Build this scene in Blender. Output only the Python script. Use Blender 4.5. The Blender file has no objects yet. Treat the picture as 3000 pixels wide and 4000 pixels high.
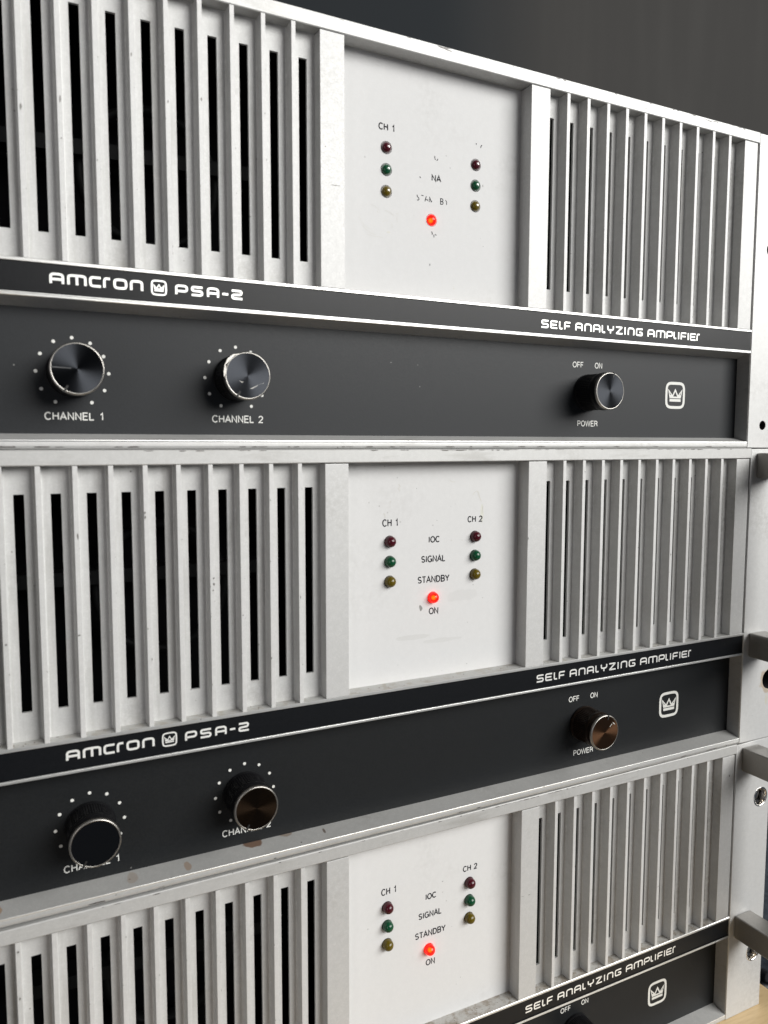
import bpy, bmesh, math, random
from mathutils import Vector, Matrix
random.seed(7)
S = bpy.context.scene
MM = 0.001
TOP = 535.4                     # mm: height of the stack above the table top (table top is z = 0)
PI = math.pi
R_ = math.radians

# ------------------------------------------------------------------ camera
cd = bpy.data.cameras.new('camera'); cam = bpy.data.objects.new('camera', cd)
S.collection.objects.link(cam); S.camera = cam
cam.location = (-0.3969, -0.30989, (TOP - 175.54) * MM)
cam.rotation_euler = (R_(84.9013), R_(-0.0999), R_(-27.0071))
cd.sensor_fit = 'HORIZONTAL'; cd.sensor_width = 36.0; cd.lens = 3027.9 / 3000 * 36.0
cd.clip_start = 0.005; cd.clip_end = 50
cd.dof.use_dof = True; cd.dof.focus_distance = 0.42; cd.dof.aperture_fstop = 22
S.render.resolution_x = 768; S.render.resolution_y = 1024

# ------------------------------------------------------------------ world (dim room) and lamps
w = bpy.data.worlds.new('World'); S.world = w; w.use_nodes = True
wt = w.node_tree; wn = wt.nodes['Background']; wn.inputs[1].default_value = 1.0
wc = wt.nodes.new('ShaderNodeTexCoord'); ws = wt.nodes.new('ShaderNodeSeparateXYZ'); wr = wt.nodes.new('ShaderNodeValToRGB')
wm = wt.nodes.new('ShaderNodeMath'); wm.operation = 'MULTIPLY_ADD'; wm.inputs[1].default_value = .5; wm.inputs[2].default_value = .5
wt.links.new(wc.outputs['Generated'], ws.inputs[0]); wt.links.new(ws.outputs[2], wm.inputs[0]); wt.links.new(wm.outputs[0], wr.inputs[0]); wt.links.new(wr.outputs[0], wn.inputs[0])
wr.color_ramp.elements[0].position = .40; wr.color_ramp.elements[0].color = (.016, .0155, .0145, 1)      # floor of the dim room
wr.color_ramp.elements[1].position = .80; wr.color_ramp.elements[1].color = (.055, .060, .068, 1)       # its ceiling

def lamp(name, loc, target, sx, sy, power, col):
    l = bpy.data.lights.new(name, 'AREA'); l.shape = 'RECTANGLE'; l.size = sx; l.size_y = sy
    l.energy = power; l.color = col
    o = bpy.data.objects.new(name, l); S.collection.objects.link(o); o.location = loc
    o.rotation_euler = (Vector(target) - Vector(loc)).to_track_quat('-Z', 'Y').to_euler()
    return o
# big window on the right, plus a fill lamp added to lift the left grille
lamp('window_light', (2.10, -3.35, 2.1), (-0.2, 0, 0.25), 3.8, 2.3, 360, (1.0, 0.99, 0.965))
lamp('left_fill_light', (-0.90, -0.62, 0.38), (-1.15, 0, 0.32), 0.45, 0.6, 2.3, (1.0, 0.955, 0.965))

S.view_settings.view_transform = 'Standard'; S.view_settings.look = 'None'
S.view_settings.gamma = 1; S.view_settings.exposure = 0.0; S.view_settings.use_curve_mapping = False
S.render.engine = 'CYCLES'

# ------------------------------------------------------------------ helpers: nodes
class NT:
    def __init__(s, name):
        s.m = bpy.data.materials.new(name); s.m.use_nodes = True; s.t = s.m.node_tree
        s.b = s.t.nodes['Principled BSDF']; s._c = None
    def n(s, typ, **kw):
        nd = s.t.nodes.new('ShaderNode' + typ)
        for k, v in kw.items():
            if k.startswith('i_'): s.put(nd, k[2:], v)
            else: setattr(nd, k, v)
        return nd
    def put(s, nd, key, v):
        i = nd.inputs[int(key)] if key.isdigit() else nd.inputs[key]
        if isinstance(v, bpy.types.NodeSocket): s.t.links.new(v, i)
        elif isinstance(v, tuple) and len(v) == 3 and i.type == 'RGBA': i.default_value = (*v, 1)
        else: i.default_value = v
    def set(s, key, v): s.put(s.b, key, v)
    @property
    def co(s):
        if s._c is None: s._c = s.n('TexCoord').outputs['Object']
        return s._c
    def scaled(s, sc):
        return s.n('Mapping', i_Vector=s.co, i_Scale=sc).outputs[0]
    def noise(s, scale, detail=4, rough=.6, sc=None, dist=0.0, off=(0, 0, 0)):
        v = s.n('Mapping', i_Vector=s.co, i_Scale=sc or (1, 1, 1), i_Location=off).outputs[0]
        return s.n('TexNoise', i_Vector=v, i_Scale=scale, i_Detail=detail, i_Roughness=rough, i_Distortion=dist).outputs['Fac']
    def ramp(s, v, a, b, lo=0., hi=1., smooth=False):
        nd = s.n('MapRange', clamp=True); 
        if smooth: nd.interpolation_type = 'SMOOTHSTEP'
        for k, x in zip('01234', (v, a, b, lo, hi)): s.put(nd, k, x)
        return nd.outputs[0]
    def math(s, op, a, b=0.0):
        nd = s.n('Math', operation=op); s.put(nd, '0', a); s.put(nd, '1', b); return nd.outputs[0]
    def mix(s, f, a, b, typ='MIX'):
        nd = s.n('Mix', data_type='RGBA', blend_type=typ)
        s.put(nd, '0', f)
        for k, v in ((6, a), (7, b)): s.put(nd, str(k), v if not (isinstance(v, tuple) and len(v) == 3) else (*v, 1))
        return nd.outputs[2]
    def bump(s, h, strength, dist):
        s.set('Normal', s.n('Bump', i_Height=h, i_Strength=strength, i_Distance=dist).outputs[0])
    def blob(s, x, z, rx, rz, n=None, amt=.8):
        """soft elliptical patch in the amplifier's own x/z (mm), broken up by noise n"""
        sep = s.n('SeparateXYZ', i_Vector=s.co)
        dx = s.math('DIVIDE', s.math('SUBTRACT', sep.outputs[0], x * MM), rx * MM)
        dz = s.math('DIVIDE', s.math('SUBTRACT', sep.outputs[2], z * MM), rz * MM)
        d = s.math('SQRT', s.math('ADD', s.math('MULTIPLY', dx, dx), s.math('MULTIPLY', dz, dz)))
        if n is not None: d = s.math('ADD', d, s.math('MULTIPLY', s.math('SUBTRACT', n, .5), amt * 3))
        return s.ramp(d, .8, 1.0, 1, 0, True)

def aluminium(name, base=(.70, .70, .69), rough=.5, metal=.35, dirt=.35, specks=.5, stains=(), grime=None, grain=1.0, shift=0, scuff=None):
    m = NT(name)
    big = m.noise(18, 3, .55, off=(shift, 0, 0)); mid = m.noise(330, 5, .75, off=(shift, 1, 0)); fine = m.noise(1500, 2, .7)
    c = m.mix(m.ramp(mid, .38, .62), base, tuple(v * (1 - .13 * grain) for v in base))
    c = m.mix(m.ramp(fine, .3, .7), c, tuple(v * (1 - .13 * grain) for v in base))
    # hand smudges
    sm = m.math('MULTIPLY', m.ramp(big, .56, .72), m.ramp(mid, .4, .62))
    c = m.mix(m.math('MULTIPLY', sm, dirt), c, (.30, .29, .27))
    # specks
    vo = m.n('TexVoronoi', i_Vector=m.n('Mapping', i_Vector=m.co, i_Location=(shift + .3, 0, 0)).outputs[0], i_Scale=150.0)
    sp = m.math('MULTIPLY', m.ramp(vo.outputs['Distance'], .035, .075, 1, 0), m.ramp(m.noise(26, 2, .5, off=(shift, 0, 4)), .52, .6))
    c = m.mix(m.math('MULTIPLY', sp, specks), c, (.13, .12, .11))
    if scuff:
        sc_ = m.ramp(m.noise(70, 5, .65, sc=scuff, off=(shift, 3, 1), dist=.3), .55, .68)
        c = m.mix(m.math('MULTIPLY', sc_, .32), c, (.24, .23, .21))
    if grime:
        g = m.ramp(m.noise(grime[0], 5, .7, off=(shift, 2, 2), dist=.6), grime[1], grime[1] + .16)
        c = m.mix(m.math('MULTIPLY', g, grime[2]), c, grime[3])
    for (x, z, rx, rz, col, f) in stains:
        c = m.mix(m.math('MULTIPLY', m.blob(x, z, rx, rz, m.noise(150, 3, .5), .45), f), c, col)
    m.set('Base Color', c); m.set('Metallic', metal)
    m.set('Roughness', m.ramp(fine, .3, .7, rough - .04, rough + .06))
    m.bump(m.math('ADD', fine, m.math('MULTIPLY', mid, .12)), .25, .00004)
    return m.m

M = {}
M['alu_front'] = aluminium('silver_anodised_front', (0.515, 0.515, 0.508), .55, .30)
M['alu_rail'] = aluminium('silver_rail_worn', (0.490, 0.490, 0.480), .50, .35, dirt=.6, specks=.9, scuff=(.35, 1, 2.2))
M['alu_panel'] = aluminium('silver_centre_panel', (0.565, 0.565, 0.562), .70, .0, dirt=.28, specks=.35, grain=.4,
    )
M['alu_panel_mid'] = aluminium('silver_centre_panel_smudged', (0.56, 0.56, 0.557), .70, .0, dirt=.15, specks=.4, grain=.4, shift=3,
    stains=((-221, -89.5, 9, 1.2, (.40, .40, .38), .3), (-204, -92.6, 11, 1.1, (.40, .40, .38), .25), (-193, -71.5, 9, 3.4, (.44, .44, .43), .3), (-182.2, -32, 1.0, 5, (.52, .52, .42), .5)))
M['alu_grille'] = aluminium('silver_grille', (0.565, 0.565, 0.557), .58, .25, dirt=.55, specks=1.0, scuff=(1.3, 1, .12))
M['alu_ear'] = aluminium('silver_rack_ear', (0.547, 0.547, 0.540), .5, .30, dirt=.4, specks=.8, shift=5)
M['alu_ear_mid'] = aluminium('silver_rack_ear_rusty_hole', (0.547, 0.547, 0.540), .5, .30, dirt=.4, specks=.8, shift=6,
    stains=((24, -142.4, 7.9, 8.2, (.36, .26, .15), .6), (23, -154, 1.5, 4, (.50, .46, .33), .4)))
M['alu_bright'] = aluminium('bright_trim_edge', (0.654, 0.654, 0.638), .32, .7, dirt=.3, specks=.6, grain=.5)
M['alu_shelf'] = aluminium('stained_lower_rail', (0.502, 0.502, 0.490), .42, .45, dirt=.7, specks=1.0, shift=2,
    stains=((-300, -172.5, 5, .75, (.15, .07, .03), .85), (-285, -172.3, 3.2, .5, (.22, .14, .08), .6), (-352, -173.4, 2.6, .8, (.36, .29, .23), .5),
            (-330, -173.6, 1.4, .7, (.35, .25, .18), .7), (-402, -173.4, 2.2, .8, (.36, .24, .15), .8), (-268, -173.2, .6, .4, (.15, .12, .1), .9)))
M['alu_ledge'] = aluminium('dusty_ledge', (0.502, 0.502, 0.486), .6, .25, dirt=.6, specks=1, grime=(170, .50, .65, (.34, .30, .25)), shift=1)
M['alu_ledge_dirty'] = aluminium('grimy_ledge', (0.486, 0.479, 0.456), .7, .2, dirt=.8, specks=1, grime=(190, .44, .75, (.22, .18, .135)), shift=4)
M['handle'] = aluminium('satin_handle_metal', (0.304, 0.293, 0.277), .42, .75, dirt=.3, specks=.7, shift=8, grain=.7)

def simple(name, col, rough=.5, metal=0., noise=None, bump=None, spec=None, coat=0):
    m = NT(name)
    if noise:
        m.set('Base Color', m.mix(m.ramp(m.noise(noise[0], 4, .6), .3, .7), col, tuple(v * noise[1] for v in col)))
    else: m.set('Base Color', (*col, 1))
    m.set('Roughness', rough); m.set('Metallic', metal)
    if spec is not None: m.set('Specular IOR Level', spec)
    if coat: m.set('Coat Weight', coat); m.set('Coat Roughness', .08)
    if bump: m.bump(m.noise(bump[0], 3, .6), bump[1], bump[2])
    return m.m

def charcoal(name, col, rough, shift=0, spec=.3):
    m = NT(name)
    fine = m.noise(1400, 2, .6); mid = m.noise(60, 4, .6, off=(shift, 0, 0))
    c = m.mix(m.ramp(fine, .3, .7), col, tuple(v * 1.35 for v in col))
    c = m.mix(m.math('MULTIPLY', m.ramp(mid, .55, .75), .12), c, tuple(v * 1.5 for v in col))
    vo = m.n('TexVoronoi', i_Vector=m.n('Mapping', i_Vector=m.co, i_Location=(shift, 0, 0)).outputs[0], i_Scale=90.0)
    sp = m.math('MULTIPLY', m.ramp(vo.outputs['Distance'], .018, .035, 1, 0), m.ramp(m.noise(20, 2, .5, off=(shift, 0, 1)), .55, .6))
    c = m.mix(m.math('MULTIPLY', sp, .7), c, (.25, .25, .24))
    m.set('Base Color', c); m.set('Roughness', m.ramp(fine, .3, .7, rough - .03, rough + .04)); m.set('Specular IOR Level', spec)
    m.bump(fine, .35, .00005)
    return m.m
M['control'] = charcoal('charcoal_control_panel', (.0085, .0098, .0115), .5)
M['control_low'] = charcoal('charcoal_control_panel_dimmed', (.006, .0068, .0076), .52, 3, .22)  # darker copy for the lower units, their weaker reflection put into the colour
M['strip'] = charcoal('black_name_strip', (.004, .0045, .0055), .36, 5, .2)
M['ink_white'] = simple('white_screen_print', (.62, .62, .59), .6)
M['logo_silver'] = simple('silver_logo_lettering', (.80, .80, .77), .35, .35)
M['ink_black'] = simple('black_screen_print', (.010, .010, .014), .7, spec=.2)
M['mark_grey'] = simple('grey_scratch', (.22, .22, .21), .5)
M['mark_dim'] = simple('dim_scratch', (.07, .072, .075), .5)
M['mark_pale'] = simple('pale_scratch', (.50, .49, .45), .5)
M['crumb'] = simple('brown_dust_crumb', (.10, .075, .05), .9)
M['dent'] = simple('grey_dent', (.17, .165, .155), .45, .4)
M['chip_dark'] = simple('bare_chipped_metal', (.045, .042, .040), .5, .2, noise=(900, 4.0))
M['knob_side'] = simple('black_anodised_knob_side', (.006, .006, .007), .42, 0, spec=.2)
M['knob_side_bronze'] = simple('bronze_knob_side', (.022, .013, .009), .38, .5)  # even bronze tint, browner than the black sides
M['knob_ring'] = simple('polished_knob_edge', (.40, .385, .36), .36, 1.0, noise=(300, .75))
M['knob_slot'] = simple('pointer_slot_black', (.004, .004, .004), .6)
M['inside'] = simple('black_chassis_inside', (.006, .007, .008), .7)
M['inside_metal'] = simple('dark_inner_metal', (.011, .0115, .012), .6, .2, spec=.2)
M['chassis'] = simple('black_painted_chassis', (.004, .004, .005), .8, spec=.1)
M['nickel'] = simple('nickel_hole_liner', (.75, .73, .70), .12, 1.0)
M['hole'] = simple('dark_hole_inside', (.012, .012, .014), .8, spec=.1)

def spun(name, col, rough, aniso=.9, metal=1.0):
    m = NT(name)
    m.set('Base Color', (*col, 1)); m.set('Metallic', metal); m.set('Roughness', rough); m.set('Anisotropic', aniso)
    m.set('Tangent', m.n('Tangent', direction_type='RADIAL', axis='Y').outputs[0])
    return m.m
M['cap_black'] = spun('black_spun_cap', (.026, .028, .032), .30)
M['cap_dull'] = simple('dull_black_cap', (.0025, .003, .004), .5, spec=.05)
M['cap_bronze'] = spun('bronze_spun_cap', (.12, .06, .032), .30)  # even bronze tint, warmer than the black caps
M['cap_brown'] = spun('dark_brown_spun_cap', (.042, .026, .016), .24)

def led_mat(name, col, emit=0, ecol=None):
    m = NT(name)
    m.set('Base Color', (*col, 1)); m.set('Roughness', .22); m.set('Transmission Weight', .2 if not emit else 0.0); m.set('IOR', 1.5)
    m.set('Specular IOR Level', .3 if emit else .35)
    if emit:
        # glowing chip seen through the lens: brightest orange in the heart, red around it
        lw = m.n('LayerWeight', i_Blend=.35).outputs['Facing']
        e = m.mix(m.ramp(lw, 0, .10), (1.0, .13, .002), (1.0, .006, .003))
        m.set('Emission Color', e); m.set('Emission Strength', emit)
    return m.m
M['led_red'] = led_mat('dark_red_led', (.06, .004, .010))
M['led_green'] = led_mat('green_led', (.004, .065, .026))
M['led_yellow'] = led_mat('amber_yellow_led', (.11, .078, .004))
M['led_on'] = led_mat('lit_red_led', (.25, .003, .002), 2.2)

# ------------------------------------------------------------------ helpers: meshes (all in mm, amplifier coordinates)
def obj(name, verts, faces, mat, parent=None, smooth=False, label=None, mats=None, fm=None):
    me = bpy.data.meshes.new(name); me.from_pydata([tuple(c * MM for c in v) for v in verts], [], faces)
    for mm_ in (mats or [mat]): me.materials.append(mm_)
    if fm:
        for p, i in zip(me.polygons, fm): p.material_index = i
    if smooth: me.shade_smooth()
    me.update()
    o = bpy.data.objects.new(name, me); S.collection.objects.link(o); o.parent = parent
    if label: o['label'] = label
    return o
def mesh_obj(name, me, parent, label=None):
    o = bpy.data.objects.new(name, me); S.collection.objects.link(o); o.parent = parent
    if label: o['label'] = label
    return o
def finish(bm, name, mat, parent=None, smooth=None, mats=None):
    bmesh.ops.recalc_face_normals(bm, faces=bm.faces)
    for v in bm.verts: v.co *= MM
    me = bpy.data.meshes.new(name); bm.to_mesh(me); bm.free()
    for m_ in (mats or [mat]): me.materials.append(m_)
    if smooth: me.shade_auto_smooth(smooth) if hasattr(me, 'shade_auto_smooth') else me.shade_smooth()
    o = bpy.data.objects.new(name, me); S.collection.objects.link(o); o.parent = parent
    return o
def bbox(bm, x0, x1, y0, y1, z0, z1, bev=0.0, seg=2):
    r = bmesh.ops.create_cube(bm, size=1)
    for v in r['verts']:
        v.co = Vector(((x0 + x1) / 2 + v.co.x * (x1 - x0), (y0 + y1) / 2 + v.co.y * (y1 - y0), (z0 + z1) / 2 + v.co.z * (z1 - z0)))
    if bev:
        es = {e for v in r['verts'] for e in v.link_edges}
        bmesh.ops.bevel(bm, geom=list(es), offset=bev, segments=seg, affect='EDGES', profile=.6)
def box(name, x0, x1, y0, y1, z0, z1, mat, parent=None, bev=0.0, seg=2):
    bm = bmesh.new(); bbox(bm, x0, x1, y0, y1, z0, z1, bev, seg); return finish(bm, name, mat, parent)
def extrude_x(name, prof, x0, x1, mat, parent, fm=None, mats=None, cuts=1):
    """closed profile [(y, z)...] swept along x"""
    n = len(prof); vs = []; fs = []; mi = []
    for k in range(cuts + 1):
        x = x0 + (x1 - x0) * k / cuts
        vs += [(x, y, z) for y, z in prof]
    for k in range(cuts):
        for i in range(n):
            j = (i + 1) % n
            fs.append((k * n + i, k * n + j, (k + 1) * n + j, (k + 1) * n + i)); mi.append(fm[i] if fm else 0)
    fs.append(tuple(range(n))); fs.append(tuple(reversed(range(cuts * n, cuts * n + n)))); mi += [0, 0]
    bm = bmesh.new(); vv = [bm.verts.new(v) for v in vs]
    for f, i in zip(fs, mi):
        ff = bm.faces.new([vv[q] for q in f]); ff.material_index = i
    return finish(bm, name, mat, parent, mats=mats)
def extrude_z(name, prof, z0, z1, mat, parent):
    n = len(prof); bm = bmesh.new()
    a = [bm.verts.new((x, y, z0)) for x, y in prof]; b = [bm.verts.new((x, y, z1)) for x, y in prof]
    for i in range(n): bm.faces.new((a[i], a[(i + 1) % n], b[(i + 1) % n], b[i]))
    bm.faces.new(a); bm.faces.new(b)
    return finish(bm, name, mat, parent)

# ------------------------------------------------------------------ stroke lettering
def arc(cx, cy, rx, ry, a0, a1, n=8):
    return [(cx + rx * math.cos(R_(a0 + (a1 - a0) * i / n)), cy + ry * math.sin(R_(a0 + (a1 - a0) * i / n))) for i in range(n + 1)]
def rounded(pts, r, n=5, closed=False):
    """round the corners of a polyline"""
    out = []; m = len(pts)
    for i, p in enumerate(pts):
        if not closed and i in (0, m - 1): out.append(p); continue
        a = Vector(pts[i - 1]); b = Vector(p); c = Vector(pts[(i + 1) % m])
        u = (a - b); v = (c - b); rr = min(r, u.length * .48, v.length * .48)
        p0 = b + u.normalized() * rr; p1 = b + v.normalized() * rr
        for k in range(n + 1):
            t = k / n; q = p0 * (1 - t) ** 2 + b * 2 * t * (1 - t) + p1 * t * t
            out.append((q.x, q.y))
    return out
def ribbon(pts, wd, closed=False, sq=0.0):
    """flat stroke of width wd with mitred joins; returns quads as point rows"""
    P = [Vector(p) for p in pts]; n = len(P); L = []; Rr = []
    for i in range(n):
        if closed: d0 = (P[i] - P[i - 1]); d1 = (P[(i + 1) % n] - P[i])
        else:
            d1 = (P[i + 1] - P[i]) if i < n - 1 else (P[i] - P[i - 1]); d0 = (P[i] - P[i - 1]) if i > 0 else d1
        if d0.length < 1e-7: d0 = d1
        if d1.length < 1e-7: d1 = d0
        d0.normalize(); d1.normalize()
        n0 = Vector((-d0.y, d0.x)); n1 = Vector((-d1.y, d1.x)); m_ = (n0 + n1)
        m_ = m_.normalized() if m_.length > 1e-5 else n0
        k = min(1 / max(m_.dot(n0), .35), 2.2)
        L.append(P[i] + m_ * wd / 2 * k); Rr.append(P[i] - m_ * wd / 2 * k)
    return L, Rr
def lay_strokes(name, strokes, wd, y, mat, parent, lift=.05, label=None):
    """strokes: list of (points in mm (x, z), closed); each lies a hair above the last so none are coplanar"""
    vs = []; fs = []
    for k, (pts, closed, *ww) in enumerate(strokes):
        L, Rr = ribbon(pts, ww[0] if ww else wd, closed); b = len(vs); yy = y - lift - .004 * (k % 9)
        for a, c in zip(L, Rr): vs += [(a.x, yy, a.y), (c.x, yy, c.y)]
        n = len(pts)
        for i in range(n if closed else n - 1):
            j = (i + 1) % n; fs.append((b + 2 * i, b + 2 * i + 1, b + 2 * j + 1, b + 2 * j))
    o = obj(name, vs, fs, mat, parent, label=label)
    if name in ('scratch', 'worn_lettering'): o['kind'] = 'stuff'
    bm = bmesh.new(); bm.from_mesh(o.data); bmesh.ops.recalc_face_normals(bm, faces=bm.faces)
    for f in bm.faces:
        if f.normal.y > 0: f.normal_flip()
    bm.to_mesh(o.data); bm.free()
    return o
# plain sans alphabet, cap height 1: name -> (advance, strokes)
def s_(): return arc(.30, .745, .235, .255, 25, 270, 9) + arc(.30, .255, .25, .235, 90, -155, 9)[1:]
SANS = {
 'A': (.70, [[(.03, 0), (.35, 1), (.67, 0)], [(.15, .34), (.55, .34)]]),
 'B': (.64, [[(.08, .5), (.08, 1), (.34, 1)] + arc(.34, .755, .22, .245, 90, -90) + [(.08, .51)], [(.08, .49), (.36, .49)] + arc(.36, .245, .24, .245, 90, -90) + [(.08, 0), (.08, .5)]]),
 'C': (.72, [arc(.38, .5, .33, .5, 42, 318, 16)]),
 'D': (.70, [[(.08, 0), (.08, 1), (.30, 1)] + arc(.30, .5, .33, .5, 90, -90, 12) + [(.08, 0)]]),
 'E': (.60, [[(.56, 1), (.08, 1), (.08, 0), (.57, 0)], [(.08, .53), (.52, .53)]]),
 'F': (.57, [[(.55, 1), (.08, 1), (.08, 0)], [(.08, .50), (.50, .50)]]),
 'G': (.76, [arc(.38, .5, .33, .5, 45, 340, 16), [(.42, .45), (.70, .45), (.70, .02)]]),
 'H': (.70, [[(.08, 0), (.08, 1)], [(.62, 0), (.62, 1)], [(.08, .53), (.62, .53)]]),
 'I': (.24, [[(.12, 0), (.12, 1)]]),
 'L': (.55, [[(.08, 1), (.08, 0), (.52, 0)]]),
 'N': (.70, [[(.08, 0), (.08, 1), (.62, 0), (.62, 1)]]),
 'O': (.78, [arc(.39, .5, .34, .5, 0, 360, 20)]),
 'P': (.64, [[(.08, 0), (.08, 1), (.34, 1)] + arc(.34, .73, .24, .27, 90, -90) + [(.08, .46)]]),
 'R': (.68, [[(.08, 0), (.08, 1), (.36, 1)] + arc(.36, .75, .23, .25, 90, -90) + [(.08, .5)], [(.36, .5), (.50, .45), (.56, .3), (.60, 0)]]),
 'S': (.62, [s_()]),
 'T': (.60, [[(.02, 1), (.58, 1)], [(.30, 1), (.30, 0)]]),
 'W': (.96, [[(.03, 1), (.25, 0), (.48, 1), (.71, 0), (.93, 1)]]),
 'Y': (.66, [[(.02, 1), (.33, .45), (.64, 1)], [(.33, .45), (.33, 0)]]),
 '1': (.50, [[(.12, .78), (.28, .84), (.34, 1), (.34, 0)]]),
 '2': (.60, [arc(.30, .70, .24, .30, 165, -20, 9) + [(.07, .02), (.58, .02)]]),
 ' ': (.40, []),
}
def sans_text(text, x0, x1, z0, z1):
    adv = sum(SANS[c][0] for c in text); gap = .10; tot = adv + gap * (len(text) - 1)
    k = (x1 - x0) / tot; h = z1 - z0; x = 0; out = []
    for c in text:
        for st in SANS[c][1]: out.append(([(x0 + (x + px) * k, z0 + py * h) for px, py in st], c == 'O'))
        x += SANS[c][0] + gap
    return out
# squared display alphabet used on the name strip; unit box 0..1 wide, 0..1 high
def dome(l=.08, r=.92, t=.93, rad=.28): return rounded([(l, 0), (l, t), (r, t), (r, 0)], rad)
LOGO = {
 'a': [dome(), [(.08, .42), (.92, .42)]],
 'm': [rounded([(.06, 0), (.06, .93), (.94, .93), (.94, 0)], .22), [(.50, .93), (.50, 0)]],
 'c': [rounded([(1, .93), (.08, .93), (.08, .07), (1, .07)], .28)],
 'r': [rounded([(.14, 0), (.14, .93), (1, .93)], .35)],
 'o': [rounded([(.08, .93), (.92, .93), (.92, .07), (.08, .07)], .28, closed=True)],
 'n': [dome()],
 'p': [rounded([(.08, 0), (.08, .93), (.93, .93), (.93, .36), (.08, .36)], .25)],
 's': [rounded([(.97, .93), (.08, .93), (.08, .52), (.92, .50), (.92, .07), (.03, .07)], .25)],
 '-': [[(0, .46), (1, .46)]],
 '2': [rounded([(.03, .93), (.92, .93), (.92, .52), (.08, .46), (.08, .07), (1, .07)], .25)],
 'e': [rounded([(1, .93), (.08, .93), (.08, .07), (1, .07)], .18), [(.08, .5), (.9, .5)]],
 'l': [rounded([(.12, 1), (.12, .07), (1, .07)], .3)],
 'f': [rounded([(1, .93), (.08, .93), (.08, 0)], .2), [(.08, .45), (.9, .45)]],
 'y': [rounded([(.08, 1), (.08, .45), (.92, .45), (.92, 1)], .3), [(.5, .45), (.5, 0)]],
 'z': [rounded([(.0, .93), (.92, .93), (.06, .07), (1, .07)], .08)],
 'i': [[(.5, 0), (.5, 1)]],
 'g': [rounded([(.97, .93), (.08, .93), (.08, .07), (.92, .07), (.92, .48), (.5, .48)], .22)],
}
def logo_glyphs(items, z0, z1):
    out = []
    for ch, a, b in items:
        for st in LOGO[ch]: out.append(([(a + px * (b - a), z0 + py * (z1 - z0)) for px, py in st], ch == 'o'))
    return out
def crown_badge(name, cx, cz, wd, ht, y, mat, parent):
    h = wd / 2; v = ht / 2; st = []
    ring = []
    N = 48
    for i in range(N):                                  # soft squarish ring
        t = 2 * PI * i / N; c, s = math.cos(t), math.sin(t); e = .42
        ring.append((cx + (h * .91) * math.copysign(abs(c) ** e, c) * (1), cz + (v * .91) * math.copysign(abs(s) ** e, s)))
    st.append((ring, True, wd * .105))
    def q(x, z): return (cx + x * wd, cz + z * ht)
    st.append(([q(-.27, -.07), q(-.345, .19), q(-.14, -.04), q(0, .20), q(.14, -.04), q(.345, .19), q(.27, -.07)], False, wd * .062))
    st.append(([q(-.215, .02), q(-.20, -.06)], False, wd * .11)); st.append(([q(.215, .02), q(.20, -.06)], False, wd * .11))
    st.append(([q(-.295, -.075), q(.295, -.075)], False, wd * .062))
    st.append(([q(-.29, -.185), q(.29, -.185)], False, wd * .10))
    return lay_strokes(name, st, 1, y, mat, parent)
def blotch(cx, cz, rx, rz, n=9, ang=0, seed=0):
    rnd = random.Random(seed); out = []
    for i in range(n):
        t = 2 * PI * i / n; r = rnd.uniform(.6, 1.1); u, v = rx * r * math.cos(t), rz * r * math.sin(t)
        out.append((cx + u * math.cos(ang) - v * math.sin(ang), cz + u * math.sin(ang) + v * math.cos(ang)))
    return out
def flat_marks(name, polys, y, mat, parent, lift=.03):
    vs = []; fs = []
    for k, p in enumerate(polys):
        b = len(vs); area = sum(p[i][0] * p[(i + 1) % len(p)][1] - p[(i + 1) % len(p)][0] * p[i][1] for i in range(len(p)))
        if area < 0: p = p[::-1]
        vs += [(x, y - lift - .003 * (k % 7), z) for x, z in p]; fs.append(tuple(range(b, b + len(p))))
    o = obj(name, vs, fs, mat, parent)
    if name in ('scratch', 'chip', 'stain_spot', 'chipped_paint'): o['kind'] = 'stuff'
    return o

# ------------------------------------------------------------------ amplifier dimensions (mm; x = 0 right end of the front, z = 0 its top)
XL, XR = -418.6, 0.0
YD, YC, YG = 9.06, 8.70, 6.09
Z_RB, Z_ZS, Z_ST, Z_SB, Z_SL, Z_PT, Z_PB, Z_PF, Z_B = -5.93, -109.96, -111.3, -121.9, -123.4, -125.85, -172.33, -174.64, -178.1
B1, B2, B3, B0 = (-268.81, -257.8), (-160.53, -149.41), (-12.0, -1.4), (-418.2, -406.6)
RFIN = [-139.0 + 12.654 * i for i in range(10)]
LFIN = [-281.28 - 12.70 * i for i in range(10)]

top_prof = [(.35, 0), (0, -.35), (0, -5.55), (.3, Z_RB), (16, Z_RB), (16, 0)]
mid_prof = [(12, Z_ZS), (.25, Z_ZS), (0, Z_ZS - .25), (0, Z_ST + .12), (.1, Z_ST), (.55, Z_ST), (.55, Z_SB), (.22, Z_SB), (.05, Z_SB - .12), (.05, Z_SB - .42),
            (.25, Z_SB - .52), (.22, Z_SB - .6), (0, Z_SB - .75), (0, Z_SL + .2), (.25, Z_SL - .05), (YD, Z_PT), (12, Z_PT)]
bot_prof = [(12, Z_PB), (YD, Z_PB), (.45, Z_PF + .1), (.1, Z_PF), (0, Z_PF - .3), (.12, Z_PF - .75), (.05, Z_PF - 1.2), (0, Z_PF - 2.2), (.15, Z_PF - 2.9), (.6, Z_B), (16, Z_B)]

def fin_profile(x, wd, yb, fr=.9):
    """fin cross-section in x/y: square nose, curved roots"""
    p = [(x + .12, 0), (x, .12), (x, yb - fr)] + [(x - fr + fr * math.cos(R_(a)), yb - fr + fr * math.sin(R_(a))) for a in (30, 60, 90)]
    q = [(2 * (x + wd / 2) - a, b) for a, b in reversed(p)]
    return [(a, min(b, yb + .3)) for a, b in p] + [(x, yb + .3), (x + wd, yb + .3)] + q

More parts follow.
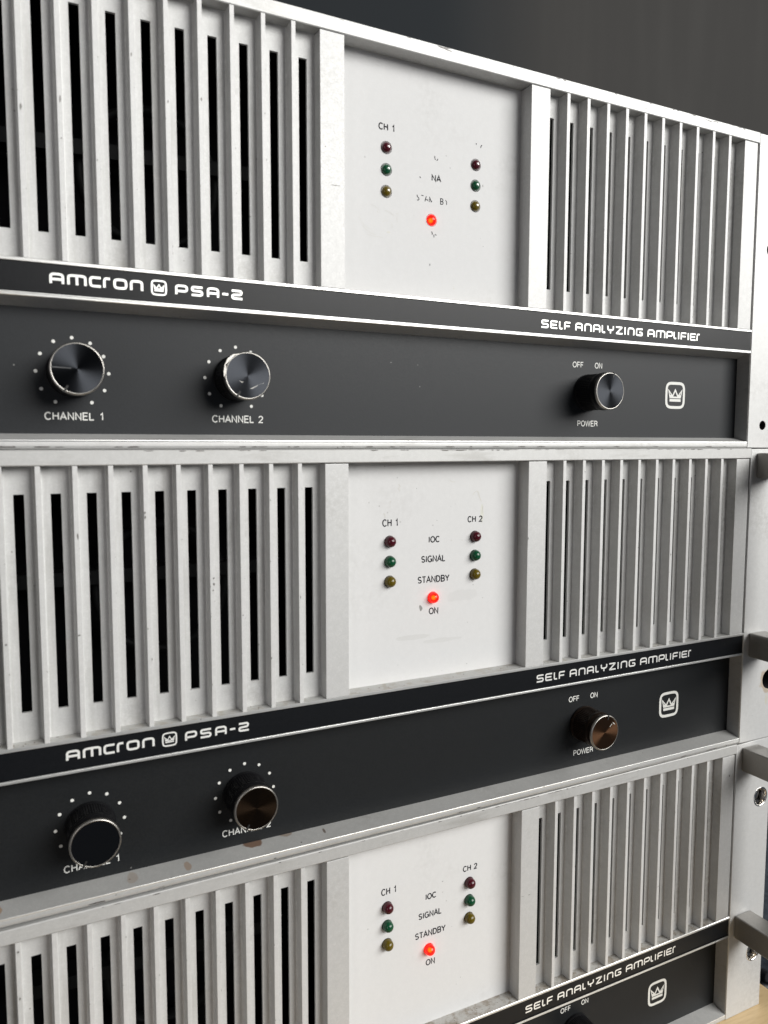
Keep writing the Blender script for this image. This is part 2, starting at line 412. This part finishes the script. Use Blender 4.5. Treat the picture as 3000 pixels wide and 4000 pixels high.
def grille_plate(xs, x0, x1, parent):
    """flat plate with upright slots cut through it"""
    cuts = [x0]
    for c in xs: cuts += [c - 1.83, c + 1.83]
    cuts += [x1]; zc = [Z_ZS - .3, -98.97, -16.48, Z_RB + .3]; t = 1.3
    bm = bmesh.new(); F = {}; Bk = {}
    for i, x in enumerate(cuts):
        for j, z in enumerate(zc):
            F[i, j] = bm.verts.new((x, YG, z)); Bk[i, j] = bm.verts.new((x, YG + t, z))
    for i in range(len(cuts) - 1):
        for j in range(3):
            slot = (i % 2 == 1 and j == 1)
            if slot:
                bm.faces.new((F[i, 1], F[i, 2], Bk[i, 2], Bk[i, 1])); bm.faces.new((F[i + 1, 1], F[i + 1, 2], Bk[i + 1, 2], Bk[i + 1, 1]))
                bm.faces.new((F[i, 1], F[i + 1, 1], Bk[i + 1, 1], Bk[i, 1])); bm.faces.new((F[i, 2], F[i + 1, 2], Bk[i + 1, 2], Bk[i, 2]))
            else:
                bm.faces.new((F[i, j], F[i + 1, j], F[i + 1, j + 1], F[i, j + 1])); bm.faces.new((Bk[i, j], Bk[i + 1, j], Bk[i + 1, j + 1], Bk[i, j + 1]))
    return finish(bm, 'grille_plate', M['alu_grille'], parent)

def lathe_y(bm, prof, cx, cz, n=64, mi=None, knurl=None):
    """profile [(r, y)] revolved about the y axis through cx, cz"""
    rings = []
    for k, (r, y) in enumerate(prof):
        ring = []
        for i in range(n):
            rr = r - (knurl[1] if (knurl and k in knurl[0] and i % 2) else 0)
            t = 2 * PI * i / n; ring.append(bm.verts.new((cx + rr * math.cos(t), y, cz + rr * math.sin(t))))
        rings.append(ring)
    for k in range(len(rings) - 1):
        for i in range(n):
            f = bm.faces.new((rings[k][i], rings[k][(i + 1) % n], rings[k + 1][(i + 1) % n], rings[k + 1][i]))
            f.smooth = not (knurl and k in knurl[0] and (k + 1) in knurl[0])
            if mi: f.material_index = mi[k]
    return rings

def knob(cx, cz, ang, side, cap, parent, label, chipped=False):
    yf = -7.94
    bm = bmesh.new()
    lathe_y(bm, [(9.2, YD), (9.55, YD - .6), (9.55, YD - 1.6), (9.35, YD - 2.0), (9.35, YD - 10.5), (9.55, YD - 11), (9.6, YD - 13.2), (9.35, YD - 13.6), (9.5, YD - 14.2), (9.55, yf + 1.25)],
            cx, cz, 120, knurl=((3, 4), .22))
    k = finish(bm, 'knob', side, parent); k['label'] = label
    bm = bmesh.new(); lathe_y(bm, [(9.55, yf + 1.25), (9.5, yf + .55), (9.2, yf + .12), (8.80, yf), (8.76, yf + .12)], cx, cz, 96)
    finish(bm, 'edge_ring', M['knob_ring'], k)
    bm = bmesh.new(); r = lathe_y(bm, [(8.77, yf + .10), (6, yf + .14), (3, yf + .17), (.05, yf + .2)], cx, cz, 96)
    bm.faces.new(r[-1])
    for f in bm.faces: f.smooth = True
    c = finish(bm, 'knob_cap', cap, k)
    # keep the disc's own centre as its origin so the spun grain is concentric
    # pointer slot
    a = R_(ang); d = Vector((math.sin(a), math.cos(a))); p = Vector((-d.y, d.x)); o = Vector((cx, cz)); w_ = .36
    vs = []
    for y in (yf - .06, yf + 1.6):
        for s1, s2 in ((9.72, 1), (9.72, -1), (7.0, -1), (7.0, 1)):
            v = o + d * s1 + p * w_ * s2; vs.append((v.x, y, v.y))
    obj('pointer_slot', vs, [(0, 1, 2, 3), (7, 6, 5, 4), (0, 4, 5, 1), (1, 5, 6, 2), (2, 6, 7, 3), (3, 7, 4, 0)], M['knob_slot'], k)
    return k

def led(x, z, mat, parent, label, out=4.0, bez=True):
    bm = bmesh.new(); r = 2.65; prof = [(2.65, YC + .5)]
    base = YC - (out - 2.65)
    prof.append((r, base))
    for a in (12, 24, 36, 48, 60, 72, 84): prof.append((r * math.cos(R_(a)), base - r * math.sin(R_(a))))
    rings = lathe_y(bm, prof, x, z, 40); f = bm.faces.new(rings[-1]); f.smooth = True
    o = finish(bm, 'led', mat, parent); o['label'] = label
    bm = bmesh.new(); lathe_y(bm, [(2.64, YC - .06), (2.80, YC - .05), (2.84, YC + .05)], x, z, 40)
    finish(bm, 'led_hole_rim', M['hole'], o)
    return o

def holes_plate(name, x0, x1, z0, z1, y0, y1, holes, mat, parent):
    """plate with round / slotted holes, made from a filled curve"""
    cu = bpy.data.curves.new(name, 'CURVE'); cu.dimensions = '2D'; cu.fill_mode = 'BOTH'; cu.extrude = (y1 - y0) / 2 * MM - .00025; cu.bevel_depth = .00025; cu.bevel_resolution = 1; cu.offset = -.00025
    def spl(pts):
        s = cu.splines.new('POLY'); s.points.add(len(pts) - 1); s.use_cyclic_u = True
        for q, p in zip(s.points, pts): q.co = (p[0] * MM, p[1] * MM, 0, 1)
    spl([(x0, z0), (x1, z0), (x1, z1), (x0, z1)])
    for (cx, cz, rx, rz) in holes: spl(arc(cx, cz, rx, rz, 0, 345, 23))
    t = bpy.data.objects.new(name, cu); S.collection.objects.link(t)
    me = bpy.data.meshes.new_from_object(t.evaluated_get(bpy.context.evaluated_depsgraph_get()))
    bpy.data.objects.remove(t); me.transform(Matrix.Translation((0, (y0 + y1) / 2 * MM, 0)) @ Matrix.Rotation(PI / 2, 4, 'X'))
    me.materials.clear(); me.materials.append(mat); me.name = name
    return mesh_obj(name, me, parent)

def liner(cx, cz, r, parent, depth=5):
    bm = bmesh.new(); lathe_y(bm, [(r + .9, -.03), (r + .55, -.22), (r + .1, -.12), (r - .25, .5), (r - .25, depth)], cx, cz, 48)
    return finish(bm, 'hole_liner', M['nickel'], parent)

def handle(x0, x1, zt, zb, parent, reach=38, t=14.6):
    """square-bar rack handle: two legs and an upright grip, one mesh"""
    bm = bmesh.new()
    bbox(bm, x0, x1, -reach, -.01, zt - t, zt, 1.1, 3); bbox(bm, x0, x1, -reach, -.01, zb, zb + t, 1.1, 3)
    bbox(bm, x0 + .02, x1 - .02, -reach - t, -reach + 1.5, zb + .02, zt - .02, 1.1, 3)
    return finish(bm, 'handle', M['handle'], parent)

# ------------------------------------------------------------------ one amplifier
ANALYZE = [('s', -151.96, -147.48), ('e', -146.41, -142.08), ('l', -140.85, -138.8), ('f', -137.63, -133.83), ('a', -130.49, -125.78), ('n', -124.58, -119.95), ('a', -118.88, -114.11), ('l', -113.02, -110.83), ('y', -109.37, -104.95), ('z', -103.46, -98.9), ('i', -97.85, -96.49), ('n', -95.28, -90.64), ('g', -89.49, -84.63), ('a', -81.13, -76.1), ('m', -75.08, -68.14), ('p', -67.25, -62.64), ('l', -61.82, -59.95), ('i', -58.72, -57.57), ('f', -56.5, -52.44), ('i', -51.36, -50.28), ('e', -49.44, -45.07), ('r', -44.22, -42.02)]
NAME1 = [('a', -374.6, -369.7), ('m', -368.6, -362.0), ('c', -361.0, -357.0), ('r', -356.1, -353.7), ('o', -352.5, -347.6), ('n', -346.5, -341.8)]
NAME2 = [('p', -329.65, -324.85), ('s', -323.5, -318.9), ('a', -317.3, -312.5), ('-', -311.1, -308.8), ('2', -307.4, -303.0)]

def amplifier(idx, label, loc, rz):
    root = bpy.data.objects.new('power_amplifier', None); S.collection.objects.link(root)
    root.empty_display_size = .05
    root.location = loc; root.rotation_euler = (0, 0, rz)
    root['label'] = label; root['category'] = 'amplifier'; root['group'] = 'silver amplifiers in the stack'
    P = root
    # frame
    extrude_x('top_rail', top_prof, XL, XR, M['alu_rail'], P, cuts=8)
    extrude_x('middle_rail', mid_prof, XL, XR, None, P, fm=[0, 1, 1, 1, 1, 2, 2, 2, 1, 1, 1, 1, 1, 1, 3, 3, 3], mats=[M['alu_ledge'] if idx < 2 else M['alu_ledge_dirty'], M['alu_bright'], M['strip'], M['alu_rail']])
    extrude_x('bottom_rail', bot_prof, XL, XR, None, P, fm=[0] + [0, 0, 1, 1, 0, 0, 0, 0, 0, 0], mats=[M['alu_shelf'] if idx == 1 else M['alu_rail'], M['alu_bright']])
    for a, b in (B0, B1, B2, B3): box('post', a, b, .15, 9.4, Z_ZS + .02, Z_RB - .35, M['alu_front'], P, .2)
    # grilles
    lc = [x - 0.0 for x in [(-268.81 - 279.4) / 2] + [(LFIN[i] + LFIN[i + 1] + 1.9) / 2 for i in range(9)] + [(LFIN[9] - 406.6) / 2]]
    rc = [(-149.41 - 139.0) / 2] + [(RFIN[i] + 2 + RFIN[i + 1]) / 2 for i in range(9)] + [(RFIN[9] + 2 - 12) / 2]
    grille_plate(sorted(lc), B0[1] - .2, B1[0] + .2, P); grille_plate(sorted(rc), B2[1] - .2, B3[0] + .2, P)
    src = None
    for x, w_ in [(x, 1.9) for x in LFIN] + [(x, 2.0) for x in RFIN]:
        if src is None or src[1] != w_:
            o = extrude_z('fin', fin_profile(0, w_, YG), Z_ZS + .03, Z_RB - .08, M['alu_grille'], P); src = (o.data, w_)
        else: o = mesh_obj('fin', src[0], P)
        o.location = (x * MM, random.uniform(0, .00025), 0); o.rotation_euler = (0, random.uniform(-.0012, .0012), 0)
    # centre panel with its rounded inner corners
    box('centre_panel', B1[1] - .3, B2[0] + .3, YC, YC + 1.5, Z_ZS - .3, Z_RB + .3, (M['alu_panel'], M['alu_panel_mid'], M['alu_panel'])[idx], P)
    # control panel
    box('control_panel', XL + 1, XR - .02, YD, YD + 1.5, Z_PB - 1, Z_PT + 1, M['control'] if idx == 0 else M['control_low'], P)
    # lettering on the strip
    zs0, zs1 = -118.15, -114.55
    ys = .55; sh = (0, -1.05, -3.6)[idx]           # each name strip sits a little differently in its groove
    mv = lambda L: [(c_, a + sh, b + sh) for c_, a, b in L]
    logo = lay_strokes('logo_lettering', logo_glyphs(mv(NAME1), -118.1, -114.5), .92, ys, M['logo_silver'], P, .05)
    lay_strokes('logo_lettering', logo_glyphs(mv(NAME2), -118.15, -114.6), .86, ys, M['logo_silver'], P, .05)
    crown_badge('crown_badge', -335.85 + sh, -116.38, 5.9, 5.75, ys, M['logo_silver'], P)
    lay_strokes('strip_lettering', logo_glyphs(mv(ANALYZE), -118.85, -115.1), .78, ys, M['logo_silver'], P, .05)
    # control panel print
    crown_badge('crown_badge', -49.9, -148.6, 15.0, 14.8, YD, M['ink_white'], P)
    lab = [('CHANNEL 1', -377.4, -356.2, -166.95, -164.35), ('CHANNEL 2', -313.9, -292.1, -167.1, -164.45), ('OFF', -124.4, -117.3, -136.05, -133.45), ('ON', -109.4, -104.3, -136.0, -133.35), ('POWER', -120.4, -106.6, -166.5, -163.85)]
    for t, a, b, c, d in lab:
        lay_strokes('panel_lettering', sans_text(t, a, b, c, d), .44, YD, M['ink_white'], P, .04)
    dotm = None
    for kx in (-366.95, -303.62):
        for i in range(11):
            a = R_(-150 + 30 * i); x, z = kx + 12.97 * math.sin(a), -149.1 + 12.97 * math.cos(a)
            if dotm is None:
                bm = bmesh.new(); bmesh.ops.create_circle(bm, cap_ends=True, radius=.66, segments=20)
                for v in bm.verts: v.co = Vector((v.co.x, 0, v.co.y))
                o = finish(bm, 'scale_dot', M['ink_white'], P); dotm = o.data
            else: o = mesh_obj('scale_dot', dotm, P)
            o.location = (x * MM, (YD - .04) * MM, z * MM)
    # knobs
    specs = [(-366.95, -151, M['knob_side'], [M['cap_black'], M['cap_dull'], M['cap_black']][idx], 'channel 1 knob'),
             (-303.62, -152, M['knob_side'], [M['cap_black'], M['cap_brown'], M['cap_black']][idx], 'channel 2 knob'),
             (-113.95, 14, M['knob_side'] if idx != 1 else M['knob_side_bronze'], [M['cap_black'], M['cap_bronze'], M['cap_dull']][idx], 'power knob')]
    look = [('black', 'black with scraped silver edge', 'black'), ('dull black', 'dark brown', 'copper brown'), ('black', 'black', 'black')][idx]
    kn = [knob(kx, -149.1, an, sm, cm, P, '%s %s' % (c, n)) for (kx, an, sm, cm, n), c in zip(specs, look)]
    if idx == 0:      # scrapes on the caps of the top unit
        y = -7.84
        flat_marks('scrape', [[(-313.3, -150), (-312.35, -147.6), (-312.6, -145.2), (-310.9, -143.4), (-309.0, -141.4), (-306, -140.4), (-309.6, -141.0), (-311.8, -142.7), (-313.1, -145.4), (-313.5, -147.8)]], y - .12, M['knob_ring'], kn[1], .03)
        flat_marks('scratch', [[(-303, -154.2), (-301.2, -153.4), (-299.4, -152.5), (-300.2, -153.2), (-301.8, -154.1)], [(-299.6, -152.6), (-297.0, -151.7), (-297.0, -151.8)], [(-307.2, -151), (-306, -151.6), (-305.2, -151.5), (-306.2, -151.9)]], y + .1, M['mark_pale'], kn[1], .12)
        flat_marks('scratch', [[(-375.5, -148.6), (-369, -148.9), (-369, -149.15), (-375.5, -149.0)]], y + .1, M['mark_dim'], kn[0], .12)

    if idx == 1:
        flat_marks('scratch', [[(-110.9, -146.2), (-109.4, -144.8), (-109.1, -144.95), (-110.7, -146.45)], [(-109.0, -144.0), (-107.8, -144.7), (-107.2, -145.6), (-108.3, -145.1)]], -7.8, M['mark_pale'], kn[2], .12)
    # LEDs
    out = [1.9, 3.6, 4.0][idx]
    lz = ((-44.65, -54.13, -63.57, -73.04), (-42.87, -52.25, -61.6, -71.15), (-41.97, -51.3, -60.8, -70.5))[idx]
    lxs = ((-233.6, -186.1, -210.1), (-233.2, -186.2, -209.9), (-233.9, -186.7, -210.4))[idx]
    cols = (('led_red', lz[0], 'dark red'), ('led_green', lz[1], 'green'), ('led_yellow', lz[2], 'yellow'))
    for lx, cn in ((lxs[0], 'channel 1'), (lxs[1], 'channel 2')):
        for mt, z, cw in cols: led(lx, z, M[mt], P, '%s unlit %s lamp' % (cw, cn), out)
    led(lxs[2], lz[3], M['led_on'], P, 'glowing red power lamp', out)
    # centre panel print
    iw = .56
    if idx > 0:
        for t, a, b, c, d in [('CH 1', -236.95, -228.75, -35.6, -32.6), ('CH 2', -190.4, -181.95, -35.65, -32.98), ('IOC', -212.4, -206.2, -44.4, -41.75), ('SIGNAL', -216.2, -203.05, -53.8, -51.0), ('STANDBY', -218.1, -200.7, -63.7, -60.85), ('ON', -211.9, -206.7, -79.15, -76.35)]:
            lay_strokes('print_lettering', sans_text(t, a, b, c, d), iw, YC, M['ink_black'], P, .04)
    else:
        lay_strokes('print_lettering', sans_text('CH 1', -237.45, -229.4, -37.2, -34.6), iw, YC, M['ink_black'], P, .04)
        lay_strokes('print_lettering', sans_text('NA', -210.2, -205.2, -55.3, -52.75), iw, YC, M['ink_black'], P, .04)
        z0, z1 = -65.1, -62.6; h = z1 - z0
        def wpt(x, k, *pts): return ([(x + a * k, z0 + b * h) for a, b in pts], False)
        k = 2.35
        lay_strokes('worn_lettering', [
            wpt(-218.0, k, (.10, .95), (.08, .75), (.25, .55), (.5, .4), (.5, .12), (.3, 0), (.08, .06)),
            wpt(-215.6, k, (.02, .98), (.5, .96)), wpt(-213.8, k, (.05, 0), (.38, .95)), wpt(-213.8, k, (.18, .34), (.6, .38), (.66, .15)),
            wpt(-211.6, k, (.1, 0), (.1, .6)), wpt(-211.6, k, (.15, .95), (.6, 0)), wpt(-209.9, k, (-.1, .3), (-.05, .1)),
            ([(x, z - .1) for x, z in sans_text('B', -205.5, -203.8, z0, z1)[0][0]], False), ([(x, z - .1) for x, z in sans_text('B', -205.5, -203.8, z0, z1)[1][0]], False),
            wpt(-202.6, k, (.0, .85), (.25, .5), (.25, .0)),
            ([(-208.6, -44.2), (-208.5, -45.3), (-208.1, -45.9)], False), ([(-207.0, -45.2), (-207.1, -45.8), (-207.6, -46.1)], False),
            ([(-216.5, -54.5), (-216.0, -55.1)], False), ([(-185.95, -34.7), (-185.95, -35.4)], False), ([(-182.7, -35.0), (-183.5, -36.1)], False), ([(-183.5, -36.1), (-183.3, -36.4)], False),
            ([(-210.0, -78.1), (-209.6, -79.0), (-209.7, -79.5)], False), ([(-208.8, -79.4), (-208.7, -80.6)], False), ([(-208.0, -79.1), (-207.5, -79.7)], False),
            ([(-210.8, -92.8), (-210.85, -93.6)], False)], .36, YC, M['ink_black'], P, .04)
        lay_strokes('scratch', [(arc(-240, -72, 8, 9, 205, 262, 8), False), (arc(-238, -75, 9, 8, 215, 265, 8), False), ([(-243, -83.3), (-239, -83.8), (-235, -83.7)], False),
            ([(-241.5, -70.2), (-239.6, -70.5), (-237, -72.2)], False), ([(-234, -71.8), (-231.5, -72.5), (-229.6, -73.6)], False), ([(-228.2, -73.5), (-228.1, -76.4)], False), ([(-230.8, -77), (-230.5, -79)], False),
            ([(-238.0, -72.6), (-238, -73.3)], False, .2), ([(-228.6, -72.6), (-227.4, -72.5)], False, .25), ([(-235.5, -77), (-233.9, -76.2), (-232.8, -76.4)], False)], .12, YC, M['mark_pale'], P, .04)
        flat_marks('chip', [blotch(-181.97, -53.62, .38, .7, 8, 0, 1), blotch(-181.4, -81.6, .35, .2, 7, 0, 2), blotch(-182.9, -78, .3, .1, 6, 0, 9)], YC, M['mark_grey'], P)
        flat_marks('stain_spot', [blotch(-197.7, -102.9, .5, .45, 8, 0, 3), blotch(-197.8, -101.9, .2, .4, 7, 0, 4), blotch(-232.4, -81.2, .9, .5, 9, 0, 5)], YC, M['mark_pale'], P)
    if idx == 1:
        flat_marks('chip', [[(-217.3, -75.0), (-217.0, -74.2), (-216.2, -74.7), (-215.4, -75.9), (-215.7, -76.6), (-216.4, -77.4), (-217.0, -76.5)], blotch(-207.8, -34.1, .3, .15, 7, .3, 11), blotch(-190, -85.4, .2, .25, 6, 0, 12), blotch(-219, -18.6, .18, .4, 6, 0, 13), blotch(-190, -106.3, .25, .3, 6, 0, 23)], YC, M['mark_grey'], P)
        lay_strokes('scratch', [([(-187.7, -22.3), (-186.4, -21.2), (-185.3, -20.5), (-184.4, -21.6)], False, .3), ([(-184.7, -20.7), (-183.8, -23.4), (-182.6, -25.8)], False, .42), ([(-181.5, -28), (-181.9, -31.5)], False, .25),
            ([(-228.6, -16.2), (-227.6, -17.4), (-228.8, -18.3), (-227.8, -19.6)], False, .3), ([(-201, -14.8), (-199.6, -15.8), (-197.7, -15.9)], False, .25), ([(-236.3, -29.6), (-235.6, -30.4), (-235.6, -31.6)], False, .32),
            ([(-233, -24.0), (-232.8, -24.6)], False, .35), ([(-233.1, -26.5), (-233.0, -26.9)], False, .3), ([(-199.8, -44.1), (-199.3, -44.15)], False, .45), ([(-193.6, -44.3), (-193.2, -44.4)], False, .4)], .2, YC, M['mark_pale'], P, .04)
    if idx == 2:
        flat_marks('chip', [blotch(-202.5, -37.4, .55, .3, 8, .4, 31), blotch(-196.8, -62.9, .45, .12, 7, .9, 32), blotch(-191.2, -92.1, .22, .22, 6, 0, 33), blotch(-193.8, -95, .22, .22, 6, 0, 34)], YC, M['mark_grey'], P)
    dents = ([(-344.0, -32.8, .3, .9), (-381.9, -58.5, .35, 1.2), (-369, -53.6, .3, 1.6), (-369, -66.9, .25, .4), (-292.7, -44.2, .15, .5), (-318.2, -43.8, .4, .8), (-357.0, -72.5, .2, .4), (-331, -47.1, .3, .9), (-266.5, -52.5, .3, .3), (-262.0, -67.5, 2.2, .12)],
             [(-344.4, -24.4, .4, .6), (-344.2, -26.2, .25, .7), (-317.9, -52.2, .35, .45), (-317.9, -54.5, .4, .7), (-318.2, -57.1, .35, .4), (-293.5, -21.1, .15, .5), (-293.8, -46.8, .2, .35), (-293.9, -88.4, .3, .8), (-280.5, -63.3, .2, .7), (-369.6, -70, .55, .35), (-357.9, -69.4, .3, .7), (-394.5, -70.7, .4, .5), (-306, -68.6, .35, .3), (-368.9, -32.3, .3, 1.5), (-344.3, -70.2, .2, .4), (-279.8, -92.9, .15, .4), (-86.6, -53.3, .3, .4), (-62.2, -58.7, .3, .6), (-160.2, -44.5, .3, .7), (-124.9, -11.8, .25, .4)],
             [(-394.6, -9.6, .4, .5), (-394.6, -28.3, .3, .6), (-159.1, -52.6, 1.0, .12), (-155, -52.8, .9, .2), (-62, -73.3, .3, .3), (-5.5, -18.5, .5, .9)])[idx]
    flat_marks('dent', [blotch(x, z, a, b, 8, 0, i * .37) for i, (x, z, a, b) in enumerate(dents)], -.0, M['dent'], P, .012)['kind'] = 'stuff'
    rng = random.Random(90 + idx)
    specks = []
    for _ in range(70):
        g = rng.choice(LFIN + RFIN); z = rng.uniform(-107, -8)
        specks.append(blotch(g + rng.choice((.15, 1.75)), z, rng.uniform(.06, .16), rng.uniform(.12, .6), 6, 0, rng.random()))
    flat_marks('dent', specks, 0, M['dent'], P, .010)['kind'] = 'stuff'
    rc_ = random.Random(300 + idx); bm = bmesh.new()
    for _ in range((20, 60, 130)[idx]):
        x = rc_.uniform(-400, -14); yy = rc_.uniform(1.0, 5.6); r0 = rc_.uniform(.08, .28)
        ms = bmesh.ops.create_icosphere(bm, subdivisions=1, radius=r0)
        for v in ms['verts']: v.co = Vector((x + v.co.x * rc_.uniform(.7, 1.5), yy + v.co.y, Z_ZS + .05 + v.co.z * .6))
    finish(bm, 'dust_crumbs', M['crumb'], P)['kind'] = 'stuff'
    # chipped paint along the outer edges of the rails
    rnd = random.Random(40 + idx); ch = []; ch2 = []
    for _ in range((16, 46, 30)[idx]):
        x = rnd.uniform(-395, -5) if rnd.random() < .6 else rnd.gauss((-60, -190, -140)[idx], 22)
        if not -412 < x < -3: continue
        ch.append(blotch(x, -.32 - rnd.uniform(0, .3), rnd.uniform(.5, 3.0), rnd.uniform(.10, .42), 10, 0, rnd.random()))
    if idx == 0:
        ch += [blotch(-209.3, -.9, 3.4, .5, 12, -.1, .2), blotch(-206.5, -1.3, 2.0, .3, 12, -.1, .7), blotch(-141.2, -.5, 1.4, .45, 8, 0, .31), blotch(-108.2, -.4, .9, .4, 8, 0, .33),
               blotch(-42, -1.2, 4, .3, 12, -.1, .5), blotch(-36, -.8, 3, .3, 12, 0, .6), blotch(-88, -3.6, 1.8, .12, 10, 0, .8)]
    ch = [[(x, min(z, -.36)) for x, z in p] for p in ch]
    flat_marks('chipped_paint', ch, 0, M['chip_dark'], P)['kind'] = 'stuff'
    for _ in range((30, 14, 6)[idx]):
        x = rnd.uniform(-400, -5); ch2.append([(a, min(max(b, Z_PF - 2.8), Z_PF - 2.25)) for a, b in blotch(x, Z_PF - 2.6, rnd.uniform(.6, 3.4), rnd.uniform(.1, .4), 10, 0, rnd.random())])
    flat_marks('chipped_paint', ch2, -.02, M['chip_dark'], P)['kind'] = 'stuff'
    # ears
    if idx == 0: holes = [(12.9, -164.9, 2.65, 2.65), (13.6, -63.6, 3.6, 3.6)]
    elif idx == 1: holes = [(24.9, -141.4, 6.1, 6.1), (23.6, -37.7, 5.0, 5.2)]
    else: holes = [(23.6, -37.7, 5.3, 5.5), (23.2, -139.5, 5.3, 5.5)]
    ear = holes_plate('rack_ear', .35, 31.6, Z_B + .05, -.4, .05, 6.3, holes, M['alu_ear_mid'] if idx == 1 else M['alu_ear'], P)
    for h in holes:
        if idx == 2: liner(h[0], h[1], h[2], ear)
        else:
            bm = bmesh.new(); rr = lathe_y(bm, [(h[2] - .02, .25), (h[2] - .1, .5), (h[2] - .1, 9)], h[0], h[1], 40); bm.faces.new(rr[-1])
            finish(bm, 'hole_shade_liner', M['hole'], ear)  # dark liner added inside the hole, its shade put into the colour
    holes_plate('rack_ear', XL - 31.6, XL - .35, Z_B + .05, -.4, .05, 6.3, [(XL - a, b, c, d) for a, b, c, d in holes], M['alu_ear'], P)
    # side plates closing the control recess and the grille ends
    for a, b in ((.08, .32), (XL - .32, XL - .08)): box('side_plate', a, b, .6, 20, Z_B + .1, -.5, M['alu_rail'], P)
    if idx:
        handle(4.6, 18.7, -2.75, -125.0, P); handle(XL - 18.7, XL - 4.6, -2.75, -125.0, P)
    # chassis behind, with dim works seen through the slots
    bm = bmesh.new()
    bbox(bm, XL + 6, XR - 6, 60, 330, Z_B + 2, -4); finish(bm, 'chassis', M['chassis'], P)
    box('chassis_lid', XL + 6, XR - 6, 16.5, 60, -5.5, -4.2, M['chassis'], P); box('chassis_floor', XL + 6, XR - 6, 16.5, 60, Z_B + 2, Z_B + 4, M['chassis'], P)
    for a in (XL + 6, XR - 8): box('chassis_wall', a, a + 2, 16.5, 60, Z_B + 4.1, -5.6, M['inside'], P)
    box('inner_bracket', XL + 20, -275, 40, 52, -58, -52, M['inside_metal'], P)
    bm = bmesh.new(); lathe_y(bm, [(30, 50), (30, 44), (27, 44), (27, 50)], -330, -62, 48); finish(bm, 'fan_ring', M['inside_metal'], P)
    return root


TOPM = TOP * MM
amplifier(0, 'topmost silver amplifier with worn STANDBY lettering and no handles', (0, 0, TOPM), 0)
amplifier(1, 'middle silver amplifier with two brown knob caps and rust stained lower rail', (.83 * MM, -2.66 * MM, TOPM - .17832), -.0044)
amplifier(2, 'lowest silver amplifier standing on the wooden table with grimy ledges', (.57 * MM, -1.68 * MM, TOPM - .35722), 0)

# ------------------------------------------------------------------ surroundings
m = NT('pale_wood_table_top')
g = m.noise(9, 5, .6, sc=(1, 14, 1), dist=.8); g2 = m.noise(60, 4, .6, sc=(1, 9, 1))
c = m.mix(g, (.52, .37, .19), (.62, .47, .27)); c = m.mix(m.ramp(g2, .45, .7, 0, .35), c, (.36, .23, .11))
m.set('Base Color', c); m.set('Roughness', .45)
root = bpy.data.objects.new('wooden_table', None); S.collection.objects.link(root); root['label'] = 'pale wooden table under the stack of amplifiers'; root['category'] = 'table'
box('table_top', -520, 51, -190, 420, -28, 0, m.m, root, 2.5, 3)
for lx in (-490, 0):
    for ly in (-160, 370): box('leg', lx, lx + 40, ly, ly + 40, -720, -28.1, m.m, root, 2)

m = NT('blue_grey_carpet')
n1 = m.noise(75, 6, .8); n2 = m.noise(30, 4, .6)
c = m.mix(m.ramp(n1, .35, .65), (.012, .018, .028), (.085, .105, .135)); c = m.mix(m.ramp(n2, .45, .7, 0, .5), c, (.03, .04, .055))
m.set('Base Color', c); m.set('Roughness', .95); m.bump(n1, 1.0, .006)
fl = obj('floor', [(-4000, -4000, -720), (5000, -4000, -720), (5000, 5000, -720), (-4000, 5000, -720)], [(0, 1, 2, 3)], m.m); fl['kind'] = 'structure'

m = NT('dark_streaked_wall')
st = m.noise(5.0, 3, .5, sc=(1, 1, .12), off=(.4, 0, 0)); st2 = m.noise(16, 3, .5, sc=(1, 1, .14), off=(.1, 0, .2))
c = m.mix(m.ramp(st, .45, .72, 0, 1, True), (.031, .0297, .028), (.040, .0385, .036)); c = m.mix(m.ramp(st2, .45, .8, 0, .15, True), c, (.050, .047, .043))
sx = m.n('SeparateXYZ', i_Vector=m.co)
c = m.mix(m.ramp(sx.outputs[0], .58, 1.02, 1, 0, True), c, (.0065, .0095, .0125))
m.set('Base Color', c); m.set('Roughness', .9)
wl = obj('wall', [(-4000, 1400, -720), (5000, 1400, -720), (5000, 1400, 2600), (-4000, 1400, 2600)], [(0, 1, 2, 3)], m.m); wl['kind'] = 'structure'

# black cable looped on the floor past the table edge
def tube(name, pts, r, mat, parent=None, n=12):
    cu = bpy.data.curves.new(name, 'CURVE'); cu.dimensions = '3D'; cu.bevel_depth = r * MM; cu.bevel_resolution = 3; cu.use_fill_caps = True
    s = cu.splines.new('NURBS'); s.points.add(len(pts) - 1); s.use_endpoint_u = True; s.order_u = 4
    for q, p in zip(s.points, pts): q.co = (*[v * MM for v in p], 1)
    t = bpy.data.objects.new(name, cu); S.collection.objects.link(t)
    me = bpy.data.meshes.new_from_object(t.evaluated_get(bpy.context.evaluated_depsgraph_get())); bpy.data.objects.remove(t)
    me.materials.clear(); me.materials.append(mat); me.shade_smooth(); me.name = name
    return mesh_obj(name, me, parent)

pts = []
for i in range(64):
    t = i * .36; rr = 95 + 14 * math.sin(i * .8) + 6 * math.sin(i * 2.1)
    pts.append((975 + rr * math.cos(t), 660 + rr * .9 * math.sin(t), -708 + i * .75 + 3 * math.sin(i * 1.7)))
tag = tube('black_cable', pts, 9.5, simple('black_rubber_cable', (.010, .010, .012), .45))
tag['label'] = 'thick black cable coiled on the blue grey carpet beyond the table'; tag['category'] = 'cable'
